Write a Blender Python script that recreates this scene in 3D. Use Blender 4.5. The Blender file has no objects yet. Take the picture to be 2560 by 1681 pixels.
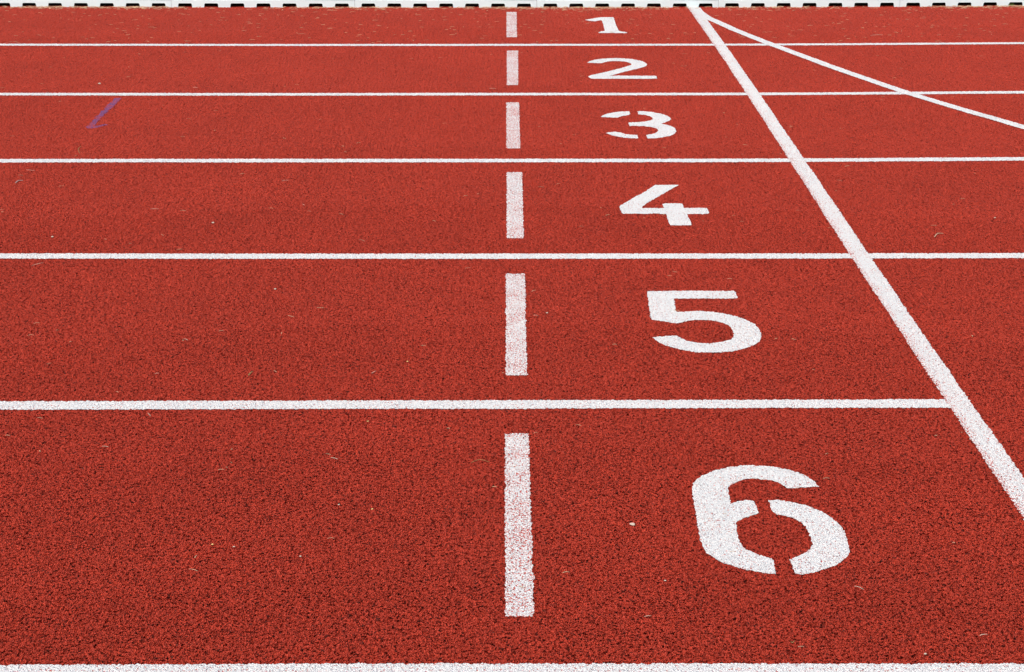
import bpy, bmesh, math, random
import numpy as np
from mathutils import Vector, Matrix
from mathutils.geometry import tessellate_polygon

random.seed(7)
rng = np.random.default_rng(7)
scene = bpy.context.scene
COL = scene.collection

# ------------------------------------------------------------------ camera
# a 63 mm lens, 1.48 m above the track, looking across six lanes of 1.22 m
F_PX, PITCH, ROLL, YAW, H = 4486.957, 0.328454, 0.000345, 0.003145, 1.47692
_c, _s = math.cos(YAW), math.sin(YAW)
FW = np.array([_s * math.cos(PITCH), _c * math.cos(PITCH), -math.sin(PITCH)])
_r = np.array([_c, -_s, 0.0]); _u = np.cross(_r, FW)
RT = math.cos(ROLL) * _r + math.sin(ROLL) * _u
UP = -math.sin(ROLL) * _r + math.cos(ROLL) * _u
cam_d = bpy.data.cameras.new('camera'); cam = bpy.data.objects.new('camera', cam_d); COL.objects.link(cam)
cam_d.sensor_fit = 'HORIZONTAL'; cam_d.sensor_width = 36.0; cam_d.lens = F_PX / 2560 * 36.0
cam_d.clip_start = 0.05; cam_d.clip_end = 2000
M = Matrix(((RT[0], UP[0], -FW[0], 0), (RT[1], UP[1], -FW[1], 0), (RT[2], UP[2], -FW[2], H), (0, 0, 0, 1)))
cam.matrix_world = M
scene.camera = cam


def at(px, py):
    """survey a point of the track surface: photograph pixel -> metres on the ground plane"""
    d = FW * F_PX + RT * (px - 1280.0) - UP * (py - 840.5)
    t = -H / d[2]
    return float(d[0] * t), float(d[1] * t)


# ------------------------------------------------------------------ tagging
def tag(o, label=None, cat=None, group=None, kind=None):
    if label: o['label'] = label
    if cat: o['category'] = cat
    if group: o['group'] = group
    if kind: o['kind'] = kind
    return o


def link(name, me, mat=None, parent=None):
    o = bpy.data.objects.new(name, me); COL.objects.link(o)
    if mat is not None:
        for m in (mat if isinstance(mat, (list, tuple)) else (mat,)): me.materials.append(m)
    if parent is not None: o.parent = parent
    return o


# ------------------------------------------------------------------ materials
def new_mat(name):
    m = bpy.data.materials.new(name); m.use_nodes = True
    nt = m.node_tree; nt.nodes.clear()
    out = nt.nodes.new('ShaderNodeOutputMaterial')
    b = nt.nodes.new('ShaderNodeBsdfPrincipled')
    nt.links.new(b.outputs[0], out.inputs['Surface'])
    return m, nt, b, out


class G:
    """tiny helper to write node maths"""
    def __init__(s, nt): s.nt = nt

    def node(s, t, **kw):
        n = s.nt.nodes.new(t)
        for k, v in kw.items(): setattr(n, k, v)
        return n

    def set(s, sock, v):
        if hasattr(v, 'is_output') or isinstance(v, bpy.types.NodeSocket): s.nt.links.new(v, sock)
        else: sock.default_value = v

    def math(s, op, a, b=0.0, c=None, clamp=False):
        n = s.node('ShaderNodeMath', operation=op); n.use_clamp = clamp
        s.set(n.inputs[0], a); s.set(n.inputs[1], b)
        if c is not None: s.set(n.inputs[2], c)
        return n.outputs[0]

    def mix(s, f, a, b):
        n = s.node('ShaderNodeMix', data_type='RGBA')
        s.set(n.inputs[0], f); s.set(n.inputs[6], a); s.set(n.inputs[7], b)
        return n.outputs[2]

    def ramp(s, v, lo, hi, a=0.0, b=1.0):
        n = s.node('ShaderNodeMapRange'); n.clamp = True
        s.set(n.inputs[0], v); n.inputs[1].default_value = lo; n.inputs[2].default_value = hi
        n.inputs[3].default_value = a; n.inputs[4].default_value = b
        return n.outputs[0]

    def noise(s, vec, scale, detail=2.0, rough=0.5, dims='2D'):
        n = s.node('ShaderNodeTexNoise', noise_dimensions=dims)
        s.set(n.inputs['Vector'], vec); n.inputs['Scale'].default_value = scale
        n.inputs['Detail'].default_value = detail; n.inputs['Roughness'].default_value = rough
        return n

    def voro(s, vec, scale, dims='2D'):
        n = s.node('ShaderNodeTexVoronoi', voronoi_dimensions=dims)
        s.set(n.inputs['Vector'], vec); n.inputs['Scale'].default_value = scale
        return n


RED_A = (0.575, 0.059, 0.0275, 1)
RED_B = (0.402, 0.040, 0.0215, 1)
RED_C = (0.488, 0.060, 0.0385, 1)
BLACK = (0.070, 0.014, 0.010, 1)


def granules(g):
    """crumb rubber surface in metres: returns (height in metres, colour)"""
    pos = g.node('ShaderNodeNewGeometry').outputs['Position']
    warp = g.noise(pos, 140, 1.0)
    wv = g.node('ShaderNodeVectorMath', operation='MULTIPLY_ADD')
    g.set(wv.inputs[0], warp.outputs['Color']); wv.inputs[1].default_value = (.004, .004, 0)
    g.set(wv.inputs[2], pos)
    p = wv.outputs[0]
    v = g.voro(p, 275)
    sep = g.node('ShaderNodeSeparateColor'); g.set(sep.inputs[0], v.outputs['Color'])
    r, gr, b = sep.outputs[0], sep.outputs[1], sep.outputs[2]
    d = v.outputs['Distance']
    dome = g.math('MULTIPLY', g.math('POWER', d, 1.6), -0.0038)
    lift = g.math('MULTIPLY', g.math('SUBTRACT', r, 1.0), 0.0018)
    pit = g.ramp(g.noise(pos, 130, 2.0, 0.6).outputs[0], 0.28, 0.50, -0.0030, 0.0)
    h = g.math('ADD', g.math('ADD', g.math('ADD', dome, lift), pit), 0.0016)
    col = g.mix(gr, RED_A, RED_B)
    col = g.mix(g.ramp(g.voro(p, 118).outputs['Distance'], 0.1, 0.9, 0.0, 0.55), col, RED_C)
    col = g.mix(g.ramp(b, 0.92, 1.0), col, BLACK)
    big = g.noise(pos, 2.3, 3.0, 0.6).outputs[0]
    hs = g.node('ShaderNodeHueSaturation'); g.set(hs.inputs['Color'], col)
    g.set(hs.inputs['Value'], g.ramp(big, 0.25, 0.75, 0.95, 1.05))
    return h, hs.outputs[0], pos


def track_material():
    m, nt, b, out = new_mat('red_crumb_rubber'); g = G(nt)
    h, col, pos = granules(g)
    g.set(b.inputs['Base Color'], col)
    b.inputs['Roughness'].default_value = 0.65
    b.inputs['Specular IOR Level'].default_value = 0.25
    dn = g.node('ShaderNodeDisplacement'); g.set(dn.inputs['Height'], h)
    dn.inputs['Midlevel'].default_value = 0.0; dn.inputs['Scale'].default_value = 1.0
    nt.links.new(dn.outputs[0], out.inputs['Displacement'])
    m.displacement_method = 'BOTH'
    return m


def paint_material(name, cover, base=(0.72, 0.745, 0.76, 1), strength=1.0, soft=0.0, patch=0.04):
    """thin sprayed line paint: white on the granule tops, bare rubber where the spray missed"""
    m, nt, b, out = new_mat(name); g = G(nt)
    h, col, pos = granules(g)
    n1 = g.noise(pos, 260, 2.0, 0.65).outputs[0]
    n2 = g.noise(pos, 14, 2.0, 0.5).outputs[0]
    # deeper grains are missed first
    depth = g.ramp(h, -0.0049, 0.0008, 0.0, 0.30)
    v = g.math('ADD', g.math('ADD', n1, depth), g.ramp(n2, 0.3, 0.7, -patch, patch))
    if soft:                                            # overspray fading out along one edge
        at_ = g.node('ShaderNodeAttribute', attribute_name='across')
        v = g.math('SUBTRACT', v, g.ramp(at_.outputs['Fac'], 0.62, 1.0, 0.0, soft))
    mask = g.ramp(v, cover - 0.035, cover + 0.05)
    mask = g.math('MULTIPLY', mask, strength)
    grime = g.noise(pos, 400, 2.0, 0.6).outputs[0]
    white = g.mix(g.ramp(grime, 0.35, 0.75), base, tuple(x * 0.88 for x in base[:3]) + (1,))
    g.set(b.inputs['Base Color'], g.mix(mask, col, white))
    b.inputs['Roughness'].default_value = 0.5
    b.inputs['Specular IOR Level'].default_value = 0.35
    # the paint lies on the crumb and fills its deepest pits a little
    dn = g.node('ShaderNodeDisplacement'); g.set(dn.inputs['Height'], g.math('MULTIPLY_ADD', g.math('MAXIMUM', h, -0.0032), 0.44, 0.0004))
    dn.inputs['Midlevel'].default_value = 0.0; dn.inputs['Scale'].default_value = 1.0
    nt.links.new(dn.outputs[0], out.inputs['Displacement'])
    m.displacement_method = 'BOTH'
    return m


def simple(name, col, rough=0.6, spec=0.4, var=0.0, scale=60):
    m, nt, b, out = new_mat(name); g = G(nt)
    if var:
        pos = g.node('ShaderNodeNewGeometry').outputs['Position']
        n = g.noise(pos, scale, 3.0, 0.6, '3D').outputs[0]
        lo = tuple(c * (1 - var) for c in col) + (1,); hi = tuple(min(1, c * (1 + var)) for c in col) + (1,)
        g.set(b.inputs['Base Color'], g.mix(g.ramp(n, 0.3, 0.7), lo, hi))
    else:
        b.inputs['Base Color'].default_value = tuple(col) + (1,)
    b.inputs['Roughness'].default_value = rough
    b.inputs['Specular IOR Level'].default_value = spec
    return m


MAT_TRACK = track_material()
MAT_LINE = paint_material('white_line_paint', 0.47)
MAT_NUMBER = paint_material('white_number_paint', 0.475)
MAT_DASH = paint_material('thin_white_dash_paint', 0.625, patch=0.06)
MAT_WORN = paint_material('worn_white_dash_paint', 0.67)
MAT_FINISH = paint_material('worn_white_finish_paint', 0.515, soft=0.17)
MAT_CHALK = paint_material('purple_chalk', 0.64, (0.110, 0.064, 0.215, 1), 0.85, patch=0.10)
MAT_KERB = simple('white_coated_aluminium', (0.68, 0.84, 0.89), 0.35, 0.5, 0.03, 9)
MAT_INSIDE = simple('shade_dark_inside', (0.012, 0.011, 0.010), 0.9, 0.1)  # near-black colour stands in for the shade inside the hollow kerb
MAT_STRAW = simple('dry_straw', (0.52, 0.36, 0.24), 0.7, 0.3, 0.25, 40)
MAT_CLIP = simple('loose_clippings', (0.60, 0.44, 0.28), 0.75, 0.25, 0.35, 45)
MAT_PALE = simple('bleached_straw', (0.60, 0.48, 0.38), 0.7, 0.3, 0.15, 40)
MAT_GREY = simple('grey_husk', (0.36, 0.31, 0.29), 0.8, 0.3, 0.2, 90)
MAT_OLIVE = simple('olive_stalk', (0.27, 0.20, 0.08), 0.8, 0.3, 0.2, 90)
MAT_STONE = simple('pale_stone', (0.54, 0.47, 0.39), 0.8, 0.3, 0.12, 300)
MAT_YELLOW = simple('yellow_seed', (0.66, 0.44, 0.18), 0.7, 0.3, 0.15, 300)
MAT_SOIL = simple('dark_soil', (0.035, 0.026, 0.018), 0.95, 0.1, 0.4, 60)
MAT_GROUND = simple('ground_grass', (0.060, 0.095, 0.030), 0.9, 0.15, 0.45, 6)
MAT_BLADE = simple('green_blade', (0.085, 0.130, 0.030), 0.7, 0.3, 0.35, 25)

# ------------------------------------------------------------------ ground, track
KERB_PX = [(-700, 17.5), (0, 17.4), (429, 18.5), (887, 19.1), (1342, 19.5), (1796, 18.9), (2249, 17.3), (2560, 15.7)]
kx, ky = np.array([at(*p) for p in KERB_PX]).T


def kerb_y(x):
    x = np.asarray(x, float)
    y = np.interp(x, kx, ky)
    sl = (ky[-1] - ky[-2]) / (kx[-1] - kx[-2])
    e = np.maximum(x - kx[-1], 0)
    return y + sl * e + e * e / 73.0          # the bend of the track starts past the finish


me = bpy.data.meshes.new('ground'); R = 400
me.from_pydata([(-R, -R, -.06), (R, -R, -.06), (R, R, -.06), (-R, R, -.06)], [], [(0, 1, 2, 3)])
tag(link('ground', me, MAT_GROUND), kind='structure')

xs = np.concatenate([np.linspace(-40, -4, 13)[:-1], np.arange(-4, 4.01, .25), np.linspace(4, 40, 13)[1:]])
ys = np.concatenate([np.linspace(-4, 2.25, 8)[:-1], np.arange(2.25, 9.26, .25)])
rows = [[(x, y, 0.0) for x in xs] for y in ys] + [[(x, float(kerb_y(x)) + .10, 0.0) for x in xs]]
verts = [v for r_ in rows for v in r_]; nx = len(xs)
faces = [(j * nx + i, j * nx + i + 1, (j + 1) * nx + i + 1, (j + 1) * nx + i) for j in range(len(rows) - 1) for i in range(nx - 1)]
me = bpy.data.meshes.new('running_track'); me.from_pydata(verts, [], faces)
track = tag(link('running_track', me, MAT_TRACK), kind='structure')
scene.cycles.max_bounces = 12; scene.cycles.diffuse_bounces = 8
scene.cycles.feature_set = 'EXPERIMENTAL'
scene.cycles.dicing_rate = 0.6
scene.cycles.preview_dicing_rate = 4
scene.cycles.offscreen_dicing_scale = 12


def dice(o):
    md = o.modifiers.new('granule_dicing', 'SUBSURF'); md.subdivision_type = 'SIMPLE'
    md.levels = 0; md.render_levels = 1
    o.cycles.use_adaptive_subdivision = True
    o.cycles.dicing_rate = 1.0
    return o


dice(track)

# ------------------------------------------------------------------ painted marks
def ragged(pts, step=0.007, amp=0.0011):
    """closed outline with an edge as rough as the crumb it was sprayed on"""
    out = []
    n = len(pts)
    for i in range(n):
        a = np.array(pts[i]); b = np.array(pts[(i + 1) % n]); L = np.linalg.norm(b - a)
        k = max(1, int(L / step)); d = (b - a) / max(L, 1e-9); nrm = np.array([-d[1], d[0]])
        for j in range(k):
            q = a + (b - a) * j / k + nrm * rng.normal(0, amp) + d * rng.normal(0, amp * .5)
            out.append(q)
    return out


def sheet(name, polys, z, mat, amp=0.0011, step=0.007):
    """flat painted mark from closed outlines in metres"""
    bm = bmesh.new()
    for p in polys:
        f = bm.faces.new([bm.verts.new((float(x), float(y), z)) for x, y in ragged(p, step, amp)])
        f.normal_update()
        if f.normal.z < 0: f.normal_flip()
    lo = [min(v.co[k] for v in bm.verts) for k in (0, 1)]; hi = [max(v.co[k] for v in bm.verts) for k in (0, 1)]
    for k in (0, 1):                                    # cut into small even pieces
        n = [0, 0, 0]; n[k] = 1; c = lo[k] + .021
        while c < hi[k]:
            co = [0, 0, z]; co[k] = c
            bmesh.ops.bisect_plane(bm, geom=bm.verts[:] + bm.edges[:] + bm.faces[:], plane_co=co, plane_no=n, dist=1e-6)
            c += .02
    bmesh.ops.triangulate(bm, faces=[f for f in bm.faces if len(f.verts) > 4])
    me = bpy.data.meshes.new(name); bm.to_mesh(me); bm.free()
    return dice(link(name, me, mat))


def ribbon(name, centre, width, z, mat, step=0.006, amp=0.0011):
    """painted line of even width along a centre line in metres"""
    c = np.array(centre, float)
    seg = np.linalg.norm(np.diff(c, axis=0), axis=1); s = np.concatenate([[0], np.cumsum(seg)])
    t = np.concatenate([[0], np.arange(step, s[-1] - step / 2, step), [s[-1]]])
    x = np.interp(t, s, c[:, 0]); y = np.interp(t, s, c[:, 1])
    dx = np.gradient(x); dy = np.gradient(y); L = np.hypot(dx, dy); nx_, ny_ = -dy / L, dx / L
    # edge wobble: crumb scale plus a slower wander of the spray rig
    def wob():
        w = rng.normal(0, amp, len(t)); k = np.ones(40) / 40
        return w + np.convolve(rng.normal(0, amp * 2.5, len(t)), k, 'same')
    a, b = width / 2 + wob(), width / 2 + wob()
    vs = []
    for i in range(len(t)):
        vs.append((x[i] + nx_[i] * a[i], y[i] + ny_[i] * a[i], z)); vs.append((x[i] - nx_[i] * b[i], y[i] - ny_[i] * b[i], z))
    fs = [(2 * i + 1, 2 * i + 3, 2 * i + 2, 2 * i) for i in range(len(t) - 1)]
    me = bpy.data.meshes.new(name); me.from_pydata(vs, [], fs)
    at_ = me.attributes.new('across', 'FLOAT', 'POINT'); at_.data.foreach_set('value', [0.0, 1.0] * len(t))
    return dice(link(name, me, mat))


def smooth_path(pts, n=160):
    """Catmull-Rom through surveyed points"""
    P = np.array(pts, float); P = np.vstack([2 * P[0] - P[1], P, 2 * P[-1] - P[-2]])
    out = []
    for i in range(1, len(P) - 2):
        for u in np.linspace(0, 1, max(2, n // (len(P) - 3)), endpoint=False):
            p0, p1, p2, p3 = P[i - 1:i + 3]
            out.append(.5 * ((2 * p1) + (-p0 + p2) * u + (2 * p0 - 5 * p1 + 4 * p2 - p3) * u * u + (-p0 + 3 * p1 - 3 * p2 + p3) * u ** 3))
    out.append(P[-2]); return np.array(out)


def lane_path(px, left=-12.0, right=12.0):
    p = np.array([at(*q) for q in px])
    q = smooth_path(p)
    sl = (p[1, 1] - p[0, 1]) / (p[1, 0] - p[0, 0]) * .3
    L = np.array([(left, p[0, 1] + sl * (left - p[0, 0]))])
    if right is None: return np.vstack([L, q])
    sr = (p[-1, 1] - p[-2, 1]) / (p[-1, 0] - p[-2, 0])
    e = np.linspace(.1, right - p[-1, 0], 40)
    Rr = np.stack([p[-1, 0] + e, p[-1, 1] + sr * e + e * e / 80], 1)
    return np.vstack([L, q, Rr])


Z1, Z2, Z3 = 0.0008, 0.0013, 0.0018
LANES = [
    ([(0, 112.5), (640, 113.2), (1280, 113.0), (1920, 112.1), (2560, 108.7)], 'white lane line between lanes 1 and 2, the farthest one from the camera'),
    ([(0, 236.1), (640, 236.6), (1280, 236.2), (1920, 235.5), (2560, 231.4)], 'white lane line between lanes 2 and 3, just above the purple chalk mark'),
    ([(0, 402.6), (640, 402.4), (1280, 402.2), (1920, 401.6), (2560, 398.0)], 'white lane line between lanes 3 and 4, running between the 3 and the 4'),
    ([(0, 641.0), (640, 641.6), (1340, 641.5), (2240, 640.5), (2560, 639.9)], 'white lane line between lanes 4 and 5, running between the 4 and the 5'),
    ([(0, 1014.9), (320, 1014.1), (1340, 1012.0), (2000, 1010.6), (2398, 1009.6)], 'white lane line between lanes 5 and 6, ending at the finish line'),
    ([(0, 1683.5), (320, 1682.3), (1340, 1680.1), (2240, 1681.0), (2560, 1681.0)], 'widest looking white lane line along the bottom edge of the photo'),
]
for i, (px, lab) in enumerate(LANES):
    o = ribbon('lane_line', lane_path(px, right=None if i == 4 else 12.0), 0.053, Z1, MAT_LINE)
    tag(o, lab, 'lane line', 'white lines between the lanes')

# broken cross line, one dash per lane
DASH = [
    ([(1266.4, 31), (1291.6, 31), (1292.3, 93.9), (1266.4, 93.9)], 'shortest and pinkest white dash, in lane 1 nearest the white kerb'),
    ([(1266.8, 127.4), (1295.2, 127.4), (1295.6, 213.5), (1267.2, 213.5)], 'faded white dash in lane 2, left of the number 2'),
    ([(1265.7, 256.9), (1297.5, 256.9), (1300.8, 372), (1266.2, 372)], 'faded white dash in lane 3, left of the number 3'),
    ([(1267.0, 431.5), (1305.0, 431.5), (1309.4, 596.7), (1266.8, 596.7)], 'white dash in lane 4, left of the number 4'),
    ([(1264.4, 685.2), (1312.2, 685.2), (1317.4, 939.4), (1265.0, 939.4)], 'white dash in lane 5, left of the number 5'),
    ([(1262.6, 1085), (1321.6, 1085), (1335.4, 1542.4), (1263.2, 1542.4)], 'longest white dash, red specks showing through, in lane 6 left of the number 6'),
]
for k, (px, lab) in enumerate(DASH):
    o = sheet('dash_mark', [[at(*q) for q in px][::-1]], Z1, MAT_WORN if k < 3 else MAT_DASH, 0.0013)
    tag(o, lab, 'dash', 'dashes of the broken cross line')

# finish line and the curved line that leaves it at the kerb
fp = np.array([at(*q) for q in ((1733.5, 20.2), (1794.5, 109), (1888, 238), (1993, 400), (2150, 641), (2327.5, 900), (2396.5, 1003), (2560, 1244))])
cf = np.polyfit(fp[:, 1], fp[:, 0], 3)
yy = np.linspace(float(kerb_y(fp[0, 0])) + .001, 3.0, 80)
o = ribbon('finish_line', np.vstack([np.stack([np.polyval(cf, yy), yy], 1) - [.002, 0], [(np.polyval(cf, 3.0) - .002, 2.3)]]), 0.0555, Z2, MAT_FINISH, amp=0.0014)
tag(o, 'long white finish line running from the kerb down across all the lanes', 'finish line')

cu = [(1739.5, 20.5), (1747, 30), (1766, 43.0), (1792, 55.2), (1820, 68), (1840, 78.2), (1920, 109.2), (1946.9, 118.3), (1973.8, 128.3),
      (2027.6, 148.2), (2081.3, 168.7), (2135.1, 187.4), (2188.9, 206.1), (2242.7, 225.2), (2274.9, 236.2), (2323.3, 250.1),
      (2377.1, 266.2), (2430.9, 282.2), (2484.7, 296.7), (2560, 319.7)]
cp = np.array([at(*q) for q in cu])
ycf = np.polyfit(cp[2:, 0], cp[2:, 1], 3)
body = np.stack([cp[2:, 0], .5 * cp[2:, 1] + .5 * np.polyval(ycf, cp[2:, 0])], 1)
path = smooth_path(np.vstack([cp[:2], body]), 400)
sl = (path[-1, 1] - path[-40, 1]) / (path[-1, 0] - path[-40, 0]); e = np.linspace(.1, 6, 30)
path = np.vstack([path, np.stack([path[-1, 0] + e, path[-1, 1] + sl * e + e * e * .012], 1)])
path = path[path[:, 1] > -3]
o = ribbon('curved_line', path, 0.050, Z3, MAT_LINE)
tag(o, 'curved white line leaving the finish line at the kerb and sweeping down to the right', 'curved line')


def zoomed(pts, scale, ox, oy):
    return [at(ox + x / scale, oy + y / scale) for x, y in pts]


N1 = [[(678,188),(740,177),(790,168),(832,163),(945,163),(953,190),(960,215),(972,245),(985,275),(995,290),(1020,296),(1055,300),(1072,307),(1065,311),(805,309),(803,303),(830,295),(858,291),(862,283),(855,255),(848,230),(838,200),(832,190),(800,195),(772,202),(715,197)]]
N2 = [[(697,587),(722,572),(765,560),(830,550),(900,545),(960,543),(1040,546),(1120,553),(1185,565),(1230,580),(1256,600),(1250,615),(1225,627),(1175,640),(1100,658),(1010,680),(940,700),(905,709),(960,707),(1100,707),(1250,708),(1342,709),(1350,733),(1280,736),(1100,736),(900,735),(740,735),(715,724),(712,712),(740,700),(790,690),(860,675),(940,655),(1010,637),(1070,620),(1105,608),(1112,600),(1100,590),(1060,578),(1000,571),(930,571),(880,577),(850,585),(835,591)]]
N3 = [[(828,1090),(845,1075),(890,1060),(960,1046),(1040,1039),(1088,1038),(1101,1064),(1085,1072),(1050,1078),(1005,1088),(980,1096),(900,1095)],
      [(1163,1038),(1215,1037),(1300,1045),(1380,1060),(1440,1078),(1470,1097),(1477,1112),(1460,1128),(1420,1143),(1385,1153),(1430,1161),(1480,1175),(1515,1195),(1530,1225),(1515,1247),(1470,1265),(1400,1280),(1320,1290),(1258,1290),(1248,1257),(1285,1253),(1330,1243),(1358,1225),(1360,1212),(1345,1197),(1300,1185),(1230,1177),(1092,1173),(1080,1140),(1160,1140),(1230,1134),(1285,1124),(1310,1112),(1305,1097),(1280,1083),(1240,1072),(1175,1066)],
      [(868,1240),(905,1232),(960,1229),(1005,1235),(1050,1250),(1110,1256),(1167,1258),(1175,1290),(1100,1289),(1020,1280),(950,1267),(900,1252)]]
N4 = [[(262,630),(340,583),(400,550),(480,500),(580,450),(660,400),(740,342),(900,342),(1066,343),(1010,375),(900,435),(800,495),(700,550),(620,595),(568,636),(572,655),(700,655),(862,657),(848,625),(842,600),(880,592),(1000,592),(1112,596),(1122,625),(1138,656),(1300,653),(1440,655),(1458,680),(1476,715),(1465,733),(1300,734),(1178,738),(1195,780),(1215,820),(1240,885),(1150,889),(1030,890),(950,888),(935,865),(920,815),(905,775),(895,738),(750,730),(600,734),(450,730),(310,732),(290,710)]]
N5 = [[(240,182),(600,178),(1000,175),(1300,178),(1605,178),(1630,215),(1655,292),(1500,298),(1200,296),(900,298),(655,300),(662,340),(675,420),(690,505),(800,505),(900,495),(1050,492),(1200,500),(1350,520),(1500,545),(1650,580),(1800,635),(1920,700),(1990,770),(2020,840),(2028,890),(2010,950),(1940,1010),(1830,1060),(1700,1098),(1540,1130),(1380,1138),(1180,1145),(1000,1135),(820,1108),(680,1075),(530,1035),(430,990),(370,945),(328,905),(420,893),(560,883),(690,878),(740,900),(800,935),(880,965),(980,985),(1100,1000),(1220,1000),(1350,985),(1450,965),(1540,940),(1585,900),(1590,850),(1575,800),(1545,740),(1480,700),(1380,665),(1250,640),(1100,630),(980,632),(880,645),(790,668),(720,685),(620,672),(450,648),(310,625),(290,580),(270,460),(255,340)]]
N6 = [[(1592,427),(1560,385),(1500,335),(1400,280),(1280,245),(1150,215),(1000,200),(880,195),(760,197),(640,208),(520,232),(420,265),(330,305),(265,350),(230,390),(217,440),(225,530),(245,640),(262,740),(280,860),(300,980),(325,1070),(380,1145),(470,1210),(600,1270),(740,1310),(880,1345),(1000,1365),(1115,1372),(1120,1320),(1105,1250),(1085,1205),(1020,1190),(940,1165),(860,1130),(780,1085),(735,1030),(715,970),(700,880),(690,830),(720,795),(780,765),(860,740),(942,712),(925,665),(905,610),(880,577),(840,572),(760,580),(690,592),(645,603),(630,560),(615,500),(605,440),(640,405),(700,375),(780,345),(860,335),(960,343),(1060,355),(1150,380),(1210,410),(1250,442),(1350,440),(1480,430)],
      [(1043,573),(1150,570),(1280,590),(1400,615),(1520,650),(1640,705),(1740,765),(1820,835),(1870,910),(1905,1000),(1925,1070),(1922,1140),(1900,1190),(1850,1230),(1780,1275),(1680,1310),(1580,1345),(1480,1368),(1390,1378),(1345,1368),(1318,1330),(1300,1280),(1285,1238),(1270,1220),(1330,1195),(1400,1165),(1460,1135),(1505,1090),(1525,1045),(1510,985),(1480,920),(1455,860),(1400,810),(1320,770),(1220,742),(1130,725),(1095,690),(1065,630)]]
NUM = [
    (N1, 3.719, 1280, 0, 'white painted number 1 with a serif foot, farthest number by the kerb'),
    (N2, 3.719, 1280, 0, 'white painted number 2 in the second lane from the kerb'),
    (N3, 3.719, 1280, 0, 'white stencilled number 3 in three separate pieces'),
    (N4, 5.409, 1500, 400, 'white painted number 4 with an open top'),
    (N5, 6.263, 1580, 700, 'white painted number 5 in one unbroken piece'),
    (N6, 4.342, 1680, 1120, 'largest white number, a stencilled 6 split into two pieces'),
]
for polys, s, ox, oy, lab in NUM:
    o = sheet('lane_number', [zoomed(p, s, ox, oy) for p in polys], Z1, MAT_NUMBER, 0.0010, 0.006)
    tag(o, lab, 'number', 'lane numbers painted on the track')

CH = [(620,330),(680,322),(742,328),(700,375),(640,430),(570,500),(500,560),(430,625),(365,680),(310,740),(288,775),(262,800),(262,818),(330,812),(400,798),(490,788),(488,803),(420,820),(340,840),(270,852),(200,864),(115,856),(108,842),(170,800),(210,750),(250,690),(330,620),(400,550),(470,470),(540,410)]
o = sheet('chalk_mark', [zoomed(CH, 7.105, 200, 200)], Z1, MAT_CHALK, 0.0030, 0.010)
tag(o, 'faint purple chalk tick drawn on the red track in lane 3', 'chalk mark')

# ------------------------------------------------------------------ kerb
def slot_outline(x0, w, h, r=0.0075, flare=0.0016):
    pts = [(x0 - flare, 0.0)]
    for k in range(6):
        a = math.pi - k / 5 * math.pi / 2
        pts.append((x0 + r + r * math.cos(a), h - r + r * math.sin(a)))
    for k in range(6):
        a = math.pi / 2 - k / 5 * math.pi / 2
        pts.append((x0 + w - r + r * math.cos(a), h - r + r * math.sin(a)))
    pts.append((x0 + w + flare, 0.0))
    return pts


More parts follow.
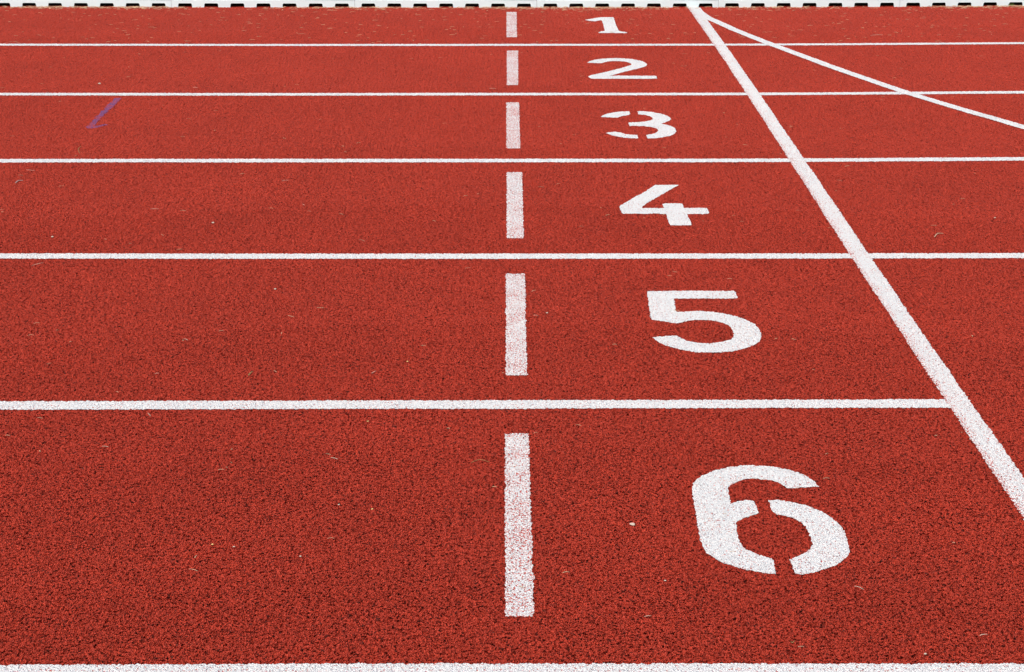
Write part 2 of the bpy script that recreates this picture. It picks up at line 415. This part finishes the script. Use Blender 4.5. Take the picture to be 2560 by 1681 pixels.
def kerb_mesh(L):
    """white pressed kerb: slotted front, rounded top, plain back; the inside has its shade painted in as near-black"""
    bm = bmesh.new()
    Hk, Rr, D, T = 0.050, 0.014, 0.050, 0.0035
    k = L / 1.0
    slots = [slot_outline((.0375 + .1425 * i) * k, .0745, .0212) for i in range(7)]
    x_lo, x_hi = 0.0007, L - 0.0007
    # front face above z=0 with the slots cut out, at y=0: one outline polygon
    zt = Hk - Rr
    out = [(x_lo, zt), (x_lo, -0.004)]
    for s in slots:
        out += [(s[0][0], -0.004)] + s[0:] + [(s[-1][0], -0.004)]
    out += [(x_hi, -0.004), (x_hi, zt)]
    co = [Vector((x, z, 0)) for x, z in out]
    front = [bm.verts.new((x, 0, z)) for x, z in out]
    inner = [bm.verts.new((x, T, z)) for x, z in out]
    for t in tessellate_polygon([co]):
        a, b, c = t
        n = (co[b] - co[a]).cross(co[c] - co[a]).z
        if abs(n) < 1e-12: continue
        if n < 0: b, c = c, b
        f = bm.faces.new((front[a], front[b], front[c])); f.material_index = 0
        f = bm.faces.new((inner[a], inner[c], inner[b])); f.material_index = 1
    n = len(out)
    for i in range(n):
        j = (i + 1) % n
        if i == n - 1: continue                        # top edge carries on into the rounding
        try: bm.faces.new((front[j], front[i], inner[i], inner[j])).material_index = 0
        except ValueError: pass
    # rounded top and back
    prof = []
    for q in range(9):
        a = math.pi - q / 8 * math.pi / 2
        prof.append((Rr + Rr * math.cos(a), Hk - Rr + Rr * math.sin(a)))
    for q in range(9):
        a = math.pi / 2 - q / 8 * math.pi / 2
        prof.append((D - Rr + Rr * math.cos(a), Hk - Rr + Rr * math.sin(a)))
    prof.append((D, -0.004))
    o1 = [[bm.verts.new((x, y, z)) for y, z in prof] for x in (x_lo, x_hi)]
    def inn(p): return (min(max(p[0], T), D - T), min(p[1], Hk - T))
    o2 = [[bm.verts.new((x,) + inn(p)) for p in prof] for x in (x_lo, x_hi)]
    for q in range(len(prof) - 1):
        f = bm.faces.new((o1[0][q], o1[1][q], o1[1][q + 1], o1[0][q + 1])); f.material_index = 0; f.smooth = True
        try:
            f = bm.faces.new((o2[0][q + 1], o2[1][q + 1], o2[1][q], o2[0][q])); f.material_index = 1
        except ValueError: pass
        for e in (0, 1):
            a = (o1[e][q + 1], o1[e][q], o2[e][q], o2[e][q + 1])
            try: bm.faces.new(a if e else a[::-1]).material_index = 0
            except ValueError: pass
    # closed floor of the channel, in the same painted shade
    fl = [bm.verts.new(v) for v in ((x_lo, T, -.0035), (x_hi, T, -.0035), (x_hi, D - T, -.0035), (x_lo, D - T, -.0035))]
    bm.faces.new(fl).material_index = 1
    bmesh.ops.remove_doubles(bm, verts=bm.verts, dist=1e-6)
    me = bpy.data.meshes.new('kerb_section'); bm.to_mesh(me); bm.free()
    return me


KLAB = [
    'white kerb section far left, second beyond the left edge of the photo',
    'white kerb section just beyond the left edge of the photo',
    'leftmost white slotted kerb section, cut by the left edge of the photo',
    'white slotted kerb section behind the upper left part of lane 1, second from the left',
    'white slotted kerb section behind the lane 1 dash, third from the left',
    'white slotted kerb section behind the number 1 and the foot of the finish line',
    'white slotted kerb section right of the finish line, behind the curved line',
    'rightmost white slotted kerb section, cut by the right edge of the photo',
    'white kerb section just beyond the right edge of the photo',
    'white kerb section far right, second beyond the right edge of the photo',
]
KJ = [(429, 18.3), (887, 19.0), (1342, 19.4), (1796, 19.2), (2249, 17.3)]
jx = [at(*p)[0] for p in KJ]
step_m = np.mean(np.diff(jx))
edges = [jx[0] - 3 * step_m, jx[0] - 2 * step_m, jx[0] - step_m] + jx + [jx[-1] + step_m * k for k in (1, 2, 3)]
kerb_me = kerb_mesh(1.0)
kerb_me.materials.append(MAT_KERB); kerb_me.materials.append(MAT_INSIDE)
kb = None
tilt = [0, .0004, 0, -.0003, .0002, 0, .0008, 0, 0, 0]
for i in range(len(edges) - 1):
    x0, x1 = edges[i], edges[i + 1]
    y0, y1 = float(kerb_y(x0 + .002)), float(kerb_y(x1 - .002))
    if kb is None:
        kb = bpy.data.objects.new('kerb_section', kerb_me); COL.objects.link(kb); o = kb
    else:
        o = kb.copy(); COL.objects.link(o)
    o.location = (x0, y0, tilt[i] + .0004); o.rotation_euler = (0, 0, math.atan2(y1 - y0, x1 - x0))
    o.scale = (math.hypot(x1 - x0, y1 - y0), 1, 1)
    tag(o, KLAB[i], 'kerb', 'white kerb sections along the inside of lane 1')

# soil strip behind the kerb and the infield
vs, fs = [], []
xl = np.linspace(-40, 40, 161)
for x in xl:
    y = float(kerb_y(x)); vs += [(x, y + .060, -.012), (x, y + .20, -.014)]
for i in range(len(xl) - 1): fs.append((2 * i, 2 * i + 2, 2 * i + 3, 2 * i + 1))
vs2, fs2 = [], []
for x in xl:
    y = float(kerb_y(x)); vs2 += [(x, y + .199, -.010), (x, y + 60, -.010)]
for i in range(len(xl) - 1): fs2.append((2 * i, 2 * i + 2, 2 * i + 3, 2 * i + 1))
me = bpy.data.meshes.new('infield'); me.from_pydata(vs2, [], fs2)
tag(link('infield', me, MAT_GROUND), kind='structure')
me = bpy.data.meshes.new('soil_strip'); me.from_pydata([(a, b, c + .016) for a, b, c in vs], [], fs)
tag(link('soil_strip', me, MAT_SOIL), kind='structure')

# ------------------------------------------------------------------ straw, seeds, grit
def straw_geo(vs, fs, pts, r):
    """thin tapering stalk lying on the crumb, in metres"""
    P = np.array(pts, float); n = len(P); o = len(vs)
    for i in range(n):
        d = P[min(i + 1, n - 1)] - P[max(i - 1, 0)]; d /= max(np.linalg.norm(d), 1e-9)
        s = np.cross(d, [0, 0, 1.0]); s /= max(np.linalg.norm(s), 1e-9); u = np.cross(s, d)
        w = r * (0.45 + 0.55 * math.sin(math.pi * (0.15 + 0.75 * i / max(n - 1, 1))))
        for k in range(5):
            a = 2 * math.pi * k / 5
            vs.append(tuple(P[i] + s * math.cos(a) * w + u * math.sin(a) * w * .6))
    for i in range(n - 1):
        for k in range(5):
            fs.append((o + i * 5 + k, o + i * 5 + (k + 1) % 5, o + (i + 1) * 5 + (k + 1) % 5, o + (i + 1) * 5 + k))
    fs.append(tuple(o + k for k in range(5))[::-1]); fs.append(tuple(o + (n - 1) * 5 + k for k in range(5)))


def stalk_points(ground, sag=0.0, lift=0.002):
    g = np.array(ground, float)
    if len(g) == 2:
        m = (g[0] + g[1]) / 2; d = g[1] - g[0]; m = m + np.array([-d[1], d[0]]) * sag
        g = np.array([g[0], m, g[1]])
    q = smooth_path(g, 8)
    z = .0008 + lift * (0.5 + np.sin(np.linspace(0.2, 2.9, len(q))) * .7)
    return np.column_stack([q, z])


def stalk(px, r, mat, lab, cat='straw', sag=0.06, grp='loose straws lying on the track', name='dry_straw'):
    P = stalk_points([at(*p) for p in px], sag); base = np.array([P[:, 0].mean(), P[:, 1].mean(), 0])
    vs, fs = [], []; straw_geo(vs, fs, P - base, r)
    me = bpy.data.meshes.new(name); me.from_pydata(vs, [], fs)
    o = link(name, me, mat); o.location = base
    return tag(o, lab, cat, grp)


def grit(px, size, mat, lab, cat='pebble', grp='pale pebbles and seeds lying on the track', name='pale_pebble', flat=.55, ang=0.0, asp=0.7):
    bm = bmesh.new(); bmesh.ops.create_icosphere(bm, subdivisions=2, radius=1.0)
    for v in bm.verts:
        k = 1 + .10 * math.sin(3.1 * v.co.x + 2 * v.co.y) + random.uniform(-.05, .05)
        v.co = Vector((v.co.x * size / 2 * k, v.co.y * size / 2 * asp * k, v.co.z * size / 2 * flat * k))
    bmesh.ops.rotate(bm, verts=bm.verts, matrix=Matrix.Rotation(ang, 3, 'Z'))
    me = bpy.data.meshes.new(name); bm.to_mesh(me); bm.free()
    for p in me.polygons: p.use_smooth = True
    o = link(name, me, mat); x, y = at(*px); o.location = (x, y, size / 2 * flat * .75 + .0004)
    return tag(o, lab, cat, grp)


grit((1580.8, 1313.4), .0125, MAT_STONE, 'pale oval pebble in lane 6, left of the large 6', flat=.4, ang=-.7, asp=.75)
grit((532.5, 558.7), .009, MAT_STONE, 'pale chip in lane 4, largest of the specks left of the dashes')
grit((687.9, 724.5), .0075, MAT_STONE, 'whitish grit grain in the upper part of lane 5, left of the dash')
grit((131, 594), .008, MAT_STONE, 'pale grain at the far left of lane 4, near its lower line')
grit((1367.5, 784), .006, MAT_STONE, 'tiny pale grain in lane 5, between the dash and the 5')
grit((248.7, 211), .013, MAT_STONE, 'pale chip in lane 2, just above the purple chalk mark', asp=.5)
grit((2487, 546), .0065, MAT_STONE, 'whitish grain in lane 4, at the right edge of the photo')
grit((1662.6, 1453.4), .0045, MAT_STONE, 'tiny white grain in lane 6, lower left of the 6')
grit((2313, 1636.8), .005, MAT_STONE, 'small white grain just above the bottom lane line, right side')
for px, lab in (((1018.6, 905.5), 'yellow seed in lane 5, left of the lower end of the dash'), ((919.6, 1055), 'orange seed just below the line between lanes 5 and 6'),
                ((531, 1363), 'yellow seed in lane 6, left half, beside a white speck'), ((930.4, 1274.7), 'yellow seed in the middle of lane 6, left of the long dash')):
    grit(px, .0052, MAT_YELLOW, lab, 'seed', 'small seeds lying on the track', 'seed')
for px, lab in (((584.8, 1368.7), 'white seed speck in lane 6, right of a yellow seed'), ((847, 1263.6), 'white seed speck in the middle of lane 6'),
                ((750.8, 1392.7), 'white seed speck low in lane 6, left of the long dash')):
    grit(px, .0048, MAT_STONE, lab, 'seed', 'small seeds lying on the track', 'seed', asp=.5)

stalk([(39, 459), (46, 454.2), (57.8, 452.8)], .0022, MAT_GREY, 'curled grey husk in lane 4 at the far left of the photo', 'husk', grp='dry husks lying on the track', name='dry_husk')
stalk([(2336, 594), (2344, 586.5), (2358, 585.5)], .0017, MAT_STRAW, 'curled dry leaf shred in lane 4, right of the finish line', 'husk', grp='dry husks lying on the track', name='dry_husk')
stalk([(621, 941), (627, 935), (632, 931)], .0016, MAT_OLIVE, 'olive brown leaf shred in lane 5, left half', 'husk', grp='dry husks lying on the track', name='dry_husk')
stalk([(199, 385), (196, 375), (203, 367)], .0012, MAT_OLIVE, 'dark curved twig below the purple chalk mark in lane 3', 'twig', grp='dry husks lying on the track', name='twig')
stalk([(1177.8, 1159.3), (1199.3, 1152.6), (1223.5, 1158)], .0007, MAT_OLIVE, 'long thin olive stalk in lane 6, just left of the long dash')
stalk([(1977, 1607), (1981, 1611), (1986, 1605)], .0008, MAT_OLIVE, 'small olive loop of stalk below the 6, near the bottom line')
STR = [
    ([(44.5, 439.8), (57, 440)], 'short straw above the grey husk in lane 4'),
    ([(66, 426), (87.5, 428.8)], 'long straw right of the grey husk, at the top left of lane 4'),
    ([(376, 524.5), (398, 524.5)], 'level straw in the left half of lane 4'),
    ([(898, 601), (912, 605)], 'tilted straw low in lane 4, left of the dash'),
    ([(756, 512), (761.5, 515.6)], 'short straw in the middle of lane 4, left of the dash'),
    ([(704.5, 453.7), (723, 453)], 'faint level straw high in lane 4, left of the dash'),
    ([(2091, 452), (2105.5, 454.6)], 'straw high in lane 4, right of the finish line'),
    ([(79.3, 665.9), (109, 659)], 'slanting straw at the top left corner of lane 5'),
    ([(929, 935.6), (939.8, 930)], 'short slanting straw low in lane 5, left of the dash'),
    ([(1163, 673.4), (1176.4, 670.8)], 'short pale straw at the top of lane 5, left of the dash'),
    ([(458.5, 849.4), (470, 853)], 'bent white straw in the left half of lane 5'),
    ([(387, 937), (398, 935.5)], 'short white straw low in the left half of lane 5'),
    ([(92.8, 1047), (107.6, 1048.8)], 'straw at the top left corner of lane 6'),
    ([(368.4, 1034.8), (376.5, 1042.9)], 'steep straw just below the line of lanes 5 and 6, left side'),
    ([(255.4, 1118.4), (272, 1120)], 'level straw in the upper left of lane 6'),
    ([(472, 1425.5), (494, 1430.6)], 'long pale straw low in lane 6, left half'),
    ([(826.9, 1146.4), (844.9, 1150.7)], 'curved pale straw high in lane 6, left of the long dash'),
    ([(1610.5, 1544.6), (1628, 1542.6)], 'level straw low in lane 6, between the dash and the 6'),
    ([(1994.8, 1620), (2009.6, 1620)], 'level straw just above the bottom line, below the 6'),
    ([(2136, 1468), (2158.4, 1476.7)], 'slanting yellowish straw right of the foot of the 6'),
    ([(2448.5, 1592), (2468, 1589)], 'bent straw at the lower right corner of lane 6'),
    ([(1345.4, 469), (1359.5, 469.7)], 'level straw in lane 4, just right of the dash'),
    ([(1333, 790.6), (1345.4, 791)], 'level straw in lane 5, just right of the dash'),
    ([(482.7, 219.7), (494, 221)], 'bright straw in lane 2, left half, above the line'),
    ([(746, 86.4), (763.7, 86.6)], 'level straw in lane 1, left half'),
    ([(2175.5, 90), (2207.7, 88.7)], 'long straw in lane 1, right of the curved line'),
    ([(1223.5, 222.6), (1239.6, 223)], 'level straw at the bottom of lane 2, beside the dash'),
]
for i, (px, lab) in enumerate(STR):
    stalk(px, (.00065 if px[0][1] > 300 else .0011), MAT_PALE if i % 3 else MAT_STRAW, lab, sag=random.choice((-.05, -.02, .02, .04)))

# grass clippings nobody could count: a drift along the kerb and a thin scatter over the lanes
vs, fs = [], []
def clip(x, y, L, r, lift=.002):
    a = random.gauss(0, .55); d = np.array([math.cos(a), math.sin(a)]) * L / 2; c = np.array([x, y])
    straw_geo(vs, fs, stalk_points([c - d, c + d], random.uniform(-.15, .15), lift), r)
for _ in range(2600):
    x = random.uniform(-3.6, 4.0)
    if math.sin(x * 5.1) + math.sin(x * 2.3 + 1) + random.gauss(0, .8) < -.3: continue
    y = float(kerb_y(x)) - abs(random.gauss(0, .05)) - .003
    clip(x, y, random.uniform(.008, .035), random.uniform(.0007, .0018), .004)
for _ in range(520):
    x = random.uniform(-3.6, 4.0); y = float(kerb_y(x)) - random.uniform(.05, 1.2) ** 1.0
    clip(x, y, random.uniform(.008, .03), random.uniform(.0006, .0012))
for _ in range(240):
    y = random.uniform(4.2, 8.8); x = random.uniform(-3.4, 3.8)
    clip(x, y, random.uniform(.006, .022), random.uniform(.0004, .0008))
for _ in range(70):
    y = random.uniform(2.9, 4.4); x = random.uniform(-1.8, 2.0)
    clip(x, y, random.uniform(.004, .014), random.uniform(.0004, .0008))
me = bpy.data.meshes.new('grass_clippings'); me.from_pydata(vs, [], fs)
tag(link('grass_clippings', me, MAT_CLIP), kind='stuff')

# a green tuft growing through the last slot in view
vs, fs = [], []
gx, gy = at(2526, 15.9); gy = float(kerb_y(gx))
for k in range(16):
    x = random.uniform(-.010, .010); hgt = random.uniform(.010, .019); lx = random.gauss(0, .004); w = .0016
    o_ = len(vs); vs += [(x - w, .0005, 0), (x + w, .0005, 0), (x + lx + w * .6, -.001, hgt * .6), (x + lx * 1.5, -.0015, hgt)]
    fs += [(o_, o_ + 1, o_ + 2), (o_, o_ + 2, o_ + 3)]
me = bpy.data.meshes.new('grass_tuft'); me.from_pydata(vs, [], fs)
o = link('grass_tuft', me, MAT_BLADE); o.location = (gx, gy, 0)
tag(o, 'small green grass tuft in the last kerb slot at the right edge', 'grass tuft')

# infield grass right behind the kerb
vs, fs = [], []
for _ in range(9000):
    x = random.uniform(-5, 5.5); y = float(kerb_y(x)) + .2 + abs(random.gauss(0, .35))
    a = random.uniform(0, 6.283); hgt = random.uniform(.015, .04); w = .0018
    dx, dy = math.cos(a) * w, math.sin(a) * w; lx, ly = random.gauss(0, .012), random.gauss(0, .012)
    o = len(vs); vs += [(x - dx, y - dy, -.01), (x + dx, y + dy, -.01), (x + lx, y + ly, hgt)]; fs.append((o, o + 1, o + 2))
me = bpy.data.meshes.new('infield_grass'); me.from_pydata(vs, [], fs)
tag(link('infield_grass', me, MAT_BLADE), kind='stuff')

# ------------------------------------------------------------------ light
w = bpy.data.worlds.new('World'); scene.world = w; w.use_nodes = True
nt = w.node_tree; bg = nt.nodes['Background']
sky = nt.nodes.new('ShaderNodeTexSky'); sky.sky_type = 'NISHITA'; sky.sun_disc = False
ELEV, AZ = math.radians(52), math.radians(200)
sky.sun_elevation = ELEV; sky.sun_rotation = AZ
sky.air_density = 1.0; sky.dust_density = 6.0; sky.ozone_density = 0.6
nt.links.new(sky.outputs[0], bg.inputs[0]); bg.inputs[1].default_value = 0.12
ld = bpy.data.lights.new('sun', 'SUN'); ld.energy = 1.5; ld.angle = math.radians(25); ld.color = (1.0, .97, .93)
lo = bpy.data.objects.new('sun', ld); COL.objects.link(lo)
d = Vector((math.sin(AZ) * math.cos(ELEV), math.cos(AZ) * math.cos(ELEV), math.sin(ELEV)))
lo.rotation_euler = d.to_track_quat('Z', 'Y').to_euler(); lo.location = (0, 0, 8)

scene.cycles.use_denoising = True; scene.cycles.denoiser = 'OPENIMAGEDENOISE'
scene.cycles.denoising_input_passes = 'RGB_ALBEDO_NORMAL'; scene.cycles.denoising_prefilter = 'ACCURATE'
vs_ = scene.view_settings
vs_.view_transform = 'Standard'; vs_.look = 'None'; vs_.exposure = 0.22; vs_.gamma = 1.0; vs_.use_curve_mapping = False
